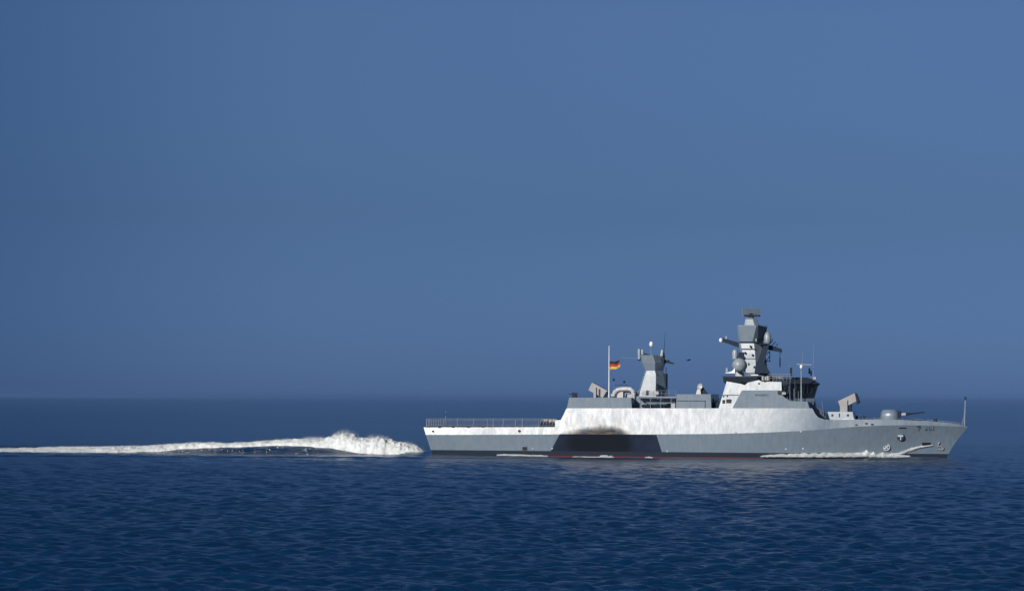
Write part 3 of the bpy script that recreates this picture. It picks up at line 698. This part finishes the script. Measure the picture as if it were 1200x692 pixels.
MB().box(P(733, 478, -3.3), P(747, 461, 2)).build('funnel_casing', M_DARK, ship)
MB().box(P(745.5, 464.5, -2.8), P(749, 458.5, -1.8)).build('locker', M_LIGHT, ship)
for px, y0_, y1_ in ((719.2, 459, 445.3), (731.5, 456, 447.8)):
    o = MB().tube(P(px, y0_, -2), P(px, y1_, -2), 0.02).build('sensor_pole', M_RAIL, ship)
    MB().ball(P(px, y1_-0.6, -2), 0.19, 1.2).build('pole_sensor', M_DARK, o)
MB().tube(P(720, 450.6, -2), P(736, 450.8, -2), 0.03).build('wire_aerial', M_DARK, ship)
# dish between the masts
ds = bpy.data.objects.new('tracking_dish', None); COL.objects.link(ds); ds.parent = ship
MB().loft([[P(815.5, 461.5, -2.6), P(821.5, 461.5, -2.6), P(821.5, 461.5, -1.4), P(815.5, 461.5, -1.4)], [P(817, 456, -2.4), P(820.5, 456, -2.4), P(820.5, 456, -1.6), P(817, 456, -1.6)]]).build('dish_stand', M_LIGHT, ds)
d = MB().lathe((0, 0, 0), [(0.02, 0.12), (0.35, 0.05), (0.56, -0.10), (0.56, -0.16), (0.02, -0.2)], 20).build('dish', M_LIGHT, ds, smooth=True)
d.matrix_local = Matrix.Translation(P(819.5, 452.6, -2.3)) @ Vector((-0.55, -0.8, 0.25)).to_track_quat('Z', 'Y').to_matrix().to_4x4()
MB().loft([[P(821.5, 461.4, -2), P(830.5, 461.4, -2), P(830.5, 461.4, -1), P(821.5, 461.4, -1)], [P(821, 452, -1.8), P(822.5, 451.5, -1.8), P(822.5, 451.5, -1.2), P(821, 452, -1.2)]]).build('dish_back', M_DARK, ds)
# flagstaff and stern pole
fs = MB().tube(P(713.6, 466, -1.5), P(713.8, 405, -1.5), 0.10, 0.06).build('flagstaff', M_WHITE, ship)
sp_ = MB().tube(P(522.3, 500, -5.5), P(522.3, 481, -5.5), 0.07, 0.04).build('stern_light_pole', M_RAIL, ship)
MB().box(P(521.6, 486, -5.7), P(523, 484, -5.4)).build('stern_lamp', M_DARK, sp_)
# helicopter deck netting: frames folded up on both sides and the transom rail
def netting(y, name):
    fr = MB()
    xs = [500, 503, 519, 536, 554, 571, 578, 589, 604, 612, 631.5]
    for px in xs:
        fr.tube(P(px, 501, y), P(px + (1.5 if px in (519, 554, 589) else 0), 490.3, y), 0.05)
    for py in (490.3, 491.8): fr.tube(P(499.5, py, y), P(633, py, y), 0.035 if py < 491 else 0.02)
    fr.tube(P(499.5, 498.3, y), P(655, 498.3, y), 0.03)
    for i in range(90):
        px = 500 + i*1.48
        fr.tube(P(px, 490.3, y), P(px, 500.2, y), 0.008, n=4)
    for k in range(6):
        fr.tube(P(500, 492.5+k*1.2, y), P(632, 492.5+k*1.2, y), 0.008, n=4)
    fr.build(name, M_RAIL, ship)
netting(-6.2, 'deck_netting'); netting(6.2, 'deck_netting')
tr = MB()
for k in range(7): 
    y = -6.0 + 2*k; p = P(500, 500.4, -5.8); tr.tube((p.x, y, p.z), (p.x, y, p.z+1.25), 0.05)
for dz in (0.6, 1.25): tr.tube((p.x, -6, p.z+dz), (p.x, 6, p.z+dz), 0.04)
tr.build('transom_rail', M_RAIL, ship)
for px in (515, 531, 549, 566, 582): MB().box(P(px-1.5, 500.9, -6.25), P(px+2, 500.1, -6.0)).build('net_hinge', M_DARK, ship)
MB().box(P(500, 499.9, -6.0), P(655, 499.2, -5.85)).build('deck_edge_kerb', M_DARK, ship)
MB().box(P(652.5, 500, -5.6), P(656.5, 490.5, -2)).build('hangar_post', M_DARK, ship)
# forecastle guard rails
for s in (-1, 1):
    fg = MB(); prev = None
    for k in range(26):
        px = 1006 + k/25*118
        hb = float(np.interp(px, [1001, 1030, 1060, 1090, 1112, 1125], [5.2, 4.5, 3.6, 2.35, 1.35, 0.55]))
        py = float(np.interp(px, [1001, 1030, 1060, 1090, 1112, 1125], [491, 491, 491.6, 493.2, 495.2, 497]))
        a = P(px, py, -hb); a = Vector((a.x, s*hb, a.z)); top = a + Vector((0, 0, 0.22)); fg.tube(a, top, 0.02, n=5)
        if prev: fg.tube(prev, top, 0.015, n=5)
        prev = top
    fg.build('toe_rail', M_RAIL, ship)
for px in (1022, 1070, 1096): 
    MB().lathe(P(px, 493.5, -1.5), [(0.3, -0.2), (0.3, 0.3), (0.36, 0.35), (0.36, 0.4), (0.02, 0.42)], 12).build('bollard', M_DARK, ship)

# ------------------------------------------------------------------ flag, gear on deck, bird
fl = MB(); nx, nz = 24, 12
fw_, fh = 1.7, 1.3
m, t, b = newmat('flag_cloth')
tcn = t.nodes.new('ShaderNodeTexCoord'); s_ = t.nodes.new('ShaderNodeSeparateXYZ'); t.links.new(tcn.outputs['UV'], s_.inputs[0])
cc = mixc(t, math_node(t, 'GREATER_THAN', s_.outputs['Y'], 1/3), (0.55, 0.36, 0.05), (0.34, 0.025, 0.02))
cc = mixc(t, math_node(t, 'GREATER_THAN', s_.outputs['Y'], 2/3), cc, (0.012, 0.012, 0.014))
t.links.new(cc, b.inputs['Base Color']); b.inputs['Roughness'].default_value = 0.8
def flag_pt(u, v, off):
    x = u*fw_; z = (v-0.5)*fh*(1 - 0.12*u) + 0.22*u + 0.10*math.sin(u*7+0.5)
    y = 0.16*math.sin(u*8 + v*1.2)*u**0.5 + off
    return (x + 0.06, y, z)
vs, fs, uvs = [], [], []
for side, off in ((0, -0.012), (1, 0.012)):
    for i in range(nx+1):
        for k in range(nz+1): vs.append(flag_pt(i/nx, k/nz, off)); uvs.append((i/nx, k/nz))
N_ = (nx+1)*(nz+1)
for s2 in (0, 1):
    for i in range(nx):
        for k in range(nz):
            a = s2*N_ + i*(nz+1) + k; fs.append((a, a+nz+1, a+nz+2, a+1))
edge = [i*(nz+1) for i in range(nx+1)] + [nx*(nz+1)+k for k in range(1, nz+1)] + [i*(nz+1)+nz for i in range(nx-1, -1, -1)] + [k for k in range(nz-1, 0, -1)]
for a, b_ in zip(edge, edge[1:]+edge[:1]): fs.append((a, b_, b_+N_, a+N_))
me = bpy.data.meshes.new('flag'); me.from_pydata(vs, [], fs); uvl = me.uv_layers.new(name='UVMap')
for lp in me.loops: uvl.data[lp.index].uv = uvs[lp.vertex_index]
for p in me.polygons: p.use_smooth = True
me.materials.append(m); flag = bpy.data.objects.new('flag', me); COL.objects.link(flag)
flag.matrix_world = SHIP_M @ Matrix.Translation(P(714, 428.8, -1.5)) @ Matrix.Rotation(rad(-6), 4, 'Y')
tagit(flag, 'black, red and gold striped flag flying from the white staff on the aft deckhouse', 'flag')

gear = bpy.data.objects.new('deck_gear', None); COL.objects.link(gear)
gb = P(643.5, 499.6, -5.0); gear.matrix_world = SHIP_M @ Matrix.Translation(gb)
tagit(gear, 'heap of pale gear bundled under a net on the stern deck beside the hangar step', 'deck gear')
rg = random.Random(3)
hp = MB()
for k in range(9):
    x = -1.2 + k*0.30; hp.ball((x, rg.uniform(-0.3, 0.3), rg.uniform(0.7, 1.05)), rg.uniform(0.22, 0.38), 0.8, 10, 7)
hp.build('canvas_bundle', M_BUFF, gear)
lw = MB(); lw.box((-1.5, -0.5, 0), (1.5, 0.5, 0.35)); lw.box((-1.3, -0.35, 0.35), (1.2, 0.35, 0.6)); lw.build('pallet', M_DARK, gear)
tb = MB()
for k in range(6): tb.tube((-1.4+k*0.5, -0.45, 0.35), (-1.2+k*0.5, -0.40, 1.28), 0.05)
tb.tube((-1.35, -0.42, 1.25), (1.4, -0.42, 1.25), 0.06); tb.build('frame', M_RAIL, gear)

bird = MB()
bird.loft([[(x, r*math.cos(a_*math.pi/4), r*0.8*math.sin(a_*math.pi/4)) for a_ in range(8)] for x, r in ((-0.42, 0.01), (-0.3, 0.05), (-0.1, 0.11), (0.1, 0.12), (0.25, 0.07), (0.34, 0.06), (0.42, 0.01))])
for s in (-1, 1):
    pts = [(0.10, 0.05, 0.03, 0.30), (0.16, 0.35, 0.16, 0.24), (0.05, 0.75, 0.10, 0.12), (-0.02, 0.95, 0.04, 0.02)]
    rings = [[(x-c_/2, s*y, z), (x, s*y, z+0.02), (x+c_/2, s*y, z), (x, s*y, z-0.01)] for x, y, z, c_ in pts]
    bird.loft(rings)
bo = bird.build('seabird', M_DARK)
bo.matrix_world = SHIP_M @ Matrix.Translation(P(806.5, 421.8, -3)) @ Matrix.Rotation(rad(28), 4, 'Z') @ Matrix.Rotation(rad(-8), 4, 'X')
tagit(bo, 'small dark seabird flying between the two masts of the warship', 'bird')

# ------------------------------------------------------------------ foam
m, t, b = newmat('foam')
geo = t.nodes.new('ShaderNodeNewGeometry')
n1 = noise_node(t, geo.outputs['Position'], 1.6, 5, 0.6)
t.links.new(mixc(t, rng(t, n1, 0.3, 0.65), (0.50, 0.56, 0.58), (0.74, 0.75, 0.72)), b.inputs['Base Color'])
b.inputs['Roughness'].default_value = 0.9
# lacy coverage: water shows through where the foam is thin
at = t.nodes.new('ShaderNodeAttribute'); at.attribute_name = 'cover'
n2 = noise_node(t, mapping(t, geo.outputs['Position'], (1, 1, 1.5)), 2.9, 6, 0.72)
t.links.new(rng(t, math_node(t, 'ADD', at.outputs['Fac'], math_node(t, 'MULTIPLY', math_node(t, 'SUBTRACT', n2, 0.5), 2.4)), 0.38, 0.62), b.inputs['Alpha'])
M_FOAM = m
def set_cover(o, cov):
    at_ = o.data.attributes.new('cover', 'FLOAT', 'POINT'); full = np.full(len(o.data.vertices), 2.5, dtype=np.float32)
    full[:len(cov)] = cov; at_.data.foreach_set('value', full)
rgf = np.random.RandomState(5)
def clumps(mb, pts, sizes):
    base = np.array([(1,1,1),(-1,-1,1),(-1,1,-1),(1,-1,-1)], float)*0.8
    fs = [(0,2,1),(0,1,3),(0,3,2),(1,2,3)]
    for p, s in zip(pts, sizes):
        vs = base*s*rgf.uniform(0.5, 1.4, (4, 3)) + p
        mb.add(vs.tolist(), fs)

# stern wake: churned foam riding on the wave train astern
wk = MB()
def yfront(w, zb_):
    c_ = min(1, max(0, zb_/0.8)); return 1.25*w*(1-c_) + 1.3*c_
nxs = 1500; xs = np.linspace(WX[0], WX[-1]+0.1, nxs); ny = 34
vs, fs = [], []
pts, sz, cov = [], [], []
for i, x in enumerate(xs):
    zt_, zb_ = float(wake_top(x)), float(wake_bot(x))
    d_ = WX[-1] - x
    w = 1.4 + min(d_, 14)*0.22 + 0.006*max(0, d_-14)
    nb = noise.noise(Vector((x*0.35, 0, 7)))
    zt_ += 0.07*nb*min(1, d_/4)*(zt_-zb_)
    hgt = max(zt_-zb_, 0.15)
    for k in range(ny+1):
        v = k/ny*2-1
        yy = v*w*1.25
        prof = max(0.0, 1-abs(v)**2.2)
        if v < 0: yy = yfront(w, zb_)*v*(1 + 0.25*noise.noise(Vector((x*0.25, 9, 2))))
        zb2 = 0.92*max(zb_, 0)*math.exp(-((yy+0.9)/(2.1 if yy < -0.9 else 6.5))**2)
        f3 = noise.fractal(Vector((x*0.9, yy*0.9, v*1.5)), 0.8, 2.1, 6)
        z = zb2 - 0.12 + (zt_-zb2+0.12)*prof*(1+0.26*f3) + 0.07*f3
        cov.append(((1-abs(v)**3) if v > 0 else 1.0)*(0.55+0.9*min(1, hgt/1.6)) + 0.05 + 0.35*noise.noise(Vector((x*0.22, 4, 1))) - (0.35 if v < -0.97 else 0))
        vs.append((x + 0.1*f3, yy*(1+0.15*noise.noise(Vector((x*0.8, 2, v)))), z))
    for _ in range(2):      # broken streaks of foam lying on the near face of the swell
        yq = -yfront(w, zb_) - abs(rgf.normal(0, 1.6))
        if noise.noise(Vector((x*0.5, yq*1.5, 8))) > 0.25:
            pts.append((x + rgf.normal(0, 0.2), yq, 0.92*max(zb_, 0)*math.exp(-((yq+0.9)/2.1)**2) + 0.05)); sz.append(0.03 + 0.05*rgf.rand())
    if d_ > 0.5:
        big = math.exp(-((x - P(412, 500).x)/9.0)**2)
        for _ in range(13 + int(26*big)):
            v = rgf.uniform(-0.8, 0.5); h2 = abs(rgf.normal(0, 1))
            prof = 1-abs(v)**2.2
            yc_ = v*w*1.25 if v > 0 else yfront(w, zb_)*v
            pts.append((x + rgf.normal(0, 0.2), yc_, zb_-0.2+(hgt+0.2)*prof + h2*(0.07+0.09*hgt+0.15*big)*(1 if nb > -0.1 else 0.4)))
            sz.append(0.018 + 0.05*rgf.rand()**2*math.exp(-h2*0.6))
fs = [(i*(ny+1)+k, (i+1)*(ny+1)+k, (i+1)*(ny+1)+k+1, i*(ny+1)+k+1) for i in range(nxs-1) for k in range(ny)]
wk.add(vs, fs); clumps(wk, pts, sz)
o = wk.build('wake_foam', M_FOAM)
for p in o.data.polygons[:len(fs)]: p.use_smooth = True; o.matrix_world = SHIP_M
set_cover(o, cov)
tagit(o, 'long white trail of churned foam running left from the stern of the warship', 'wake', kind='stuff')

# foam alongside the hull, path in photo points (x, y top, y bottom)
def side_foam(name, pts, lab, off=0.35, dens=26, wid=0.7, rough=1.1, thin=0.0):
    mb = MB(); vs = []; P_, S_ = [], []; cv = []
    xs = np.arange(pts[0][0], pts[-1][0], 0.45 if pts[-1][0] > pts[0][0] else -0.45)
    A_ = np.array(pts); m_ = 12; rows = []
    for px in xs:
        yt = np.interp(px, A_[:, 0], A_[:, 1]); yb = np.interp(px, A_[:, 0], A_[:, 2])
        a = S(px, yt, off*0.2); z0 = max(S(px, yb).z, 0.0)
        nb = noise.noise(Vector((px*0.16, 1, 2)))
        hgt = max(a.z - z0, 0.08)*(1+0.5*nb*rough)
        hb0 = hb_at(a.x, max(z0, 0)); e = min(1, (px-pts[0][0])/4, (pts[-1][0]-px)/4)
        row = []
        for k in range(m_+1):
            u = k/m_
            f3 = noise.fractal(Vector((a.x*1.3, u*2, 5.5)), 0.9, 2.1, 4)
            y = -(hb0 - 0.3 + u*(wid+0.5)*(1+0.3*nb))
            z = z0 - 0.15*u + hgt*(1-u**1.6)*(1+0.45*f3*rough) + 0.05*f3 - (0.2 if e < 0.1 else 0)
            row.append((a.x+0.08*f3, y, z)); cv.append((1.15 - 0.9*u**1.5)*min(1, 0.3+e) - (0.35 if u < 0.15 else 0) - thin)
        rows.append(row)
        for _ in range(dens):
            u = rgf.rand(); h2 = abs(rgf.normal(0, 0.6))
            P_.append((a.x+rgf.normal(0, 0.1), -(hb0+u*wid), z0+hgt*(1-u)+h2*0.22*hgt)); S_.append(0.018+0.04*rgf.rand()**2)
    vs = [v for r in rows for v in r]; n = m_+1
    mb.add(vs, [(i*n+k, (i+1)*n+k, (i+1)*n+k+1, i*n+k+1) for i in range(len(rows)-1) for k in range(m_)])
    clumps(mb, P_, S_)
    o = mb.build(name, M_FOAM); o.matrix_world = SHIP_M
    set_cover(o, cv)
    return tagit(o, lab, 'foam', kind='stuff')
side_foam('bow_wave', [(1047, 531, 534), (1053, 528.5, 533), (1060, 525.6, 530.5), (1068, 523.2, 527.5), (1077, 522.2, 524.4), (1085, 521.2, 522.8), (1092, 521.0, 521.6)],
          'white bow wave curling up the hull below the anchor', wid=0.3, thin=0.55, dens=30)
side_foam('bow_wave', [(893, 533.6, 534.8), (905, 532.6, 534.6), (930, 531.4, 535), (955, 530.8, 535), (980, 530.2, 535), (1005, 529.6, 535), (1013, 528.6, 535), (1025, 530.4, 535), (1048, 531, 535.5), (1066, 534, 535.6)],
          'white foam band washing along the waterline of the forward hull', wid=1.3, dens=30, thin=0.1)
side_foam('hull_foam', [(703, 535, 536.5), (707, 532.8, 536.5), (711, 532.4, 536.5), (713, 534.6, 536.5), (716, 533.8, 536.5), (718, 536, 536.6)], 'small white splash against the red waterline below the dark panel', wid=0.8)
side_foam('hull_foam', [(584, 532.4, 533), (592, 531.9, 533.2), (610, 532.4, 533.6), (630, 533.0, 534), (642, 533.7, 534.2)], 'thin streak of foam beside the aft hull', wid=1.2, off=0.3, thin=0.4)
side_foam('hull_foam', [(672, 535.3, 536.3), (685, 535.0, 536.4), (700, 535.2, 536.4), (720, 535.8, 536.6)], 'faint pale foam line along the hull left of the small splash', wid=0.5, thin=0.5, dens=8)
side_foam('hull_foam', [(757, 536.0, 536.8), (760, 534.8, 536.8), (764, 535.8, 536.8)], 'tiny white splash at the waterline right of the dark panel centre', wid=0.5)

# ------------------------------------------------------------------ sea haze: a closed, even layer of air over the water
HAZE_DENSITY = 4e-5
m = bpy.data.materials.new('haze_air'); m.use_nodes = True; t = m.node_tree; t.nodes.clear()
out = t.nodes.new('ShaderNodeOutputMaterial'); pv = t.nodes.new('ShaderNodeVolumePrincipled')
pv.inputs['Density'].default_value = HAZE_DENSITY; pv.inputs['Color'].default_value = (0.23, 0.45, 0.84, 1)
pv.inputs['Anisotropy'].default_value = 0.2
t.links.new(pv.outputs[0], out.inputs['Volume'])
hz = MB().box((-62000, -62000, -2.5), (62000, 62000, 32)).build('haze', m)
tagit(hz, 'thin blue sea haze veiling the distant water and horizon', 'haze', kind='stuff')
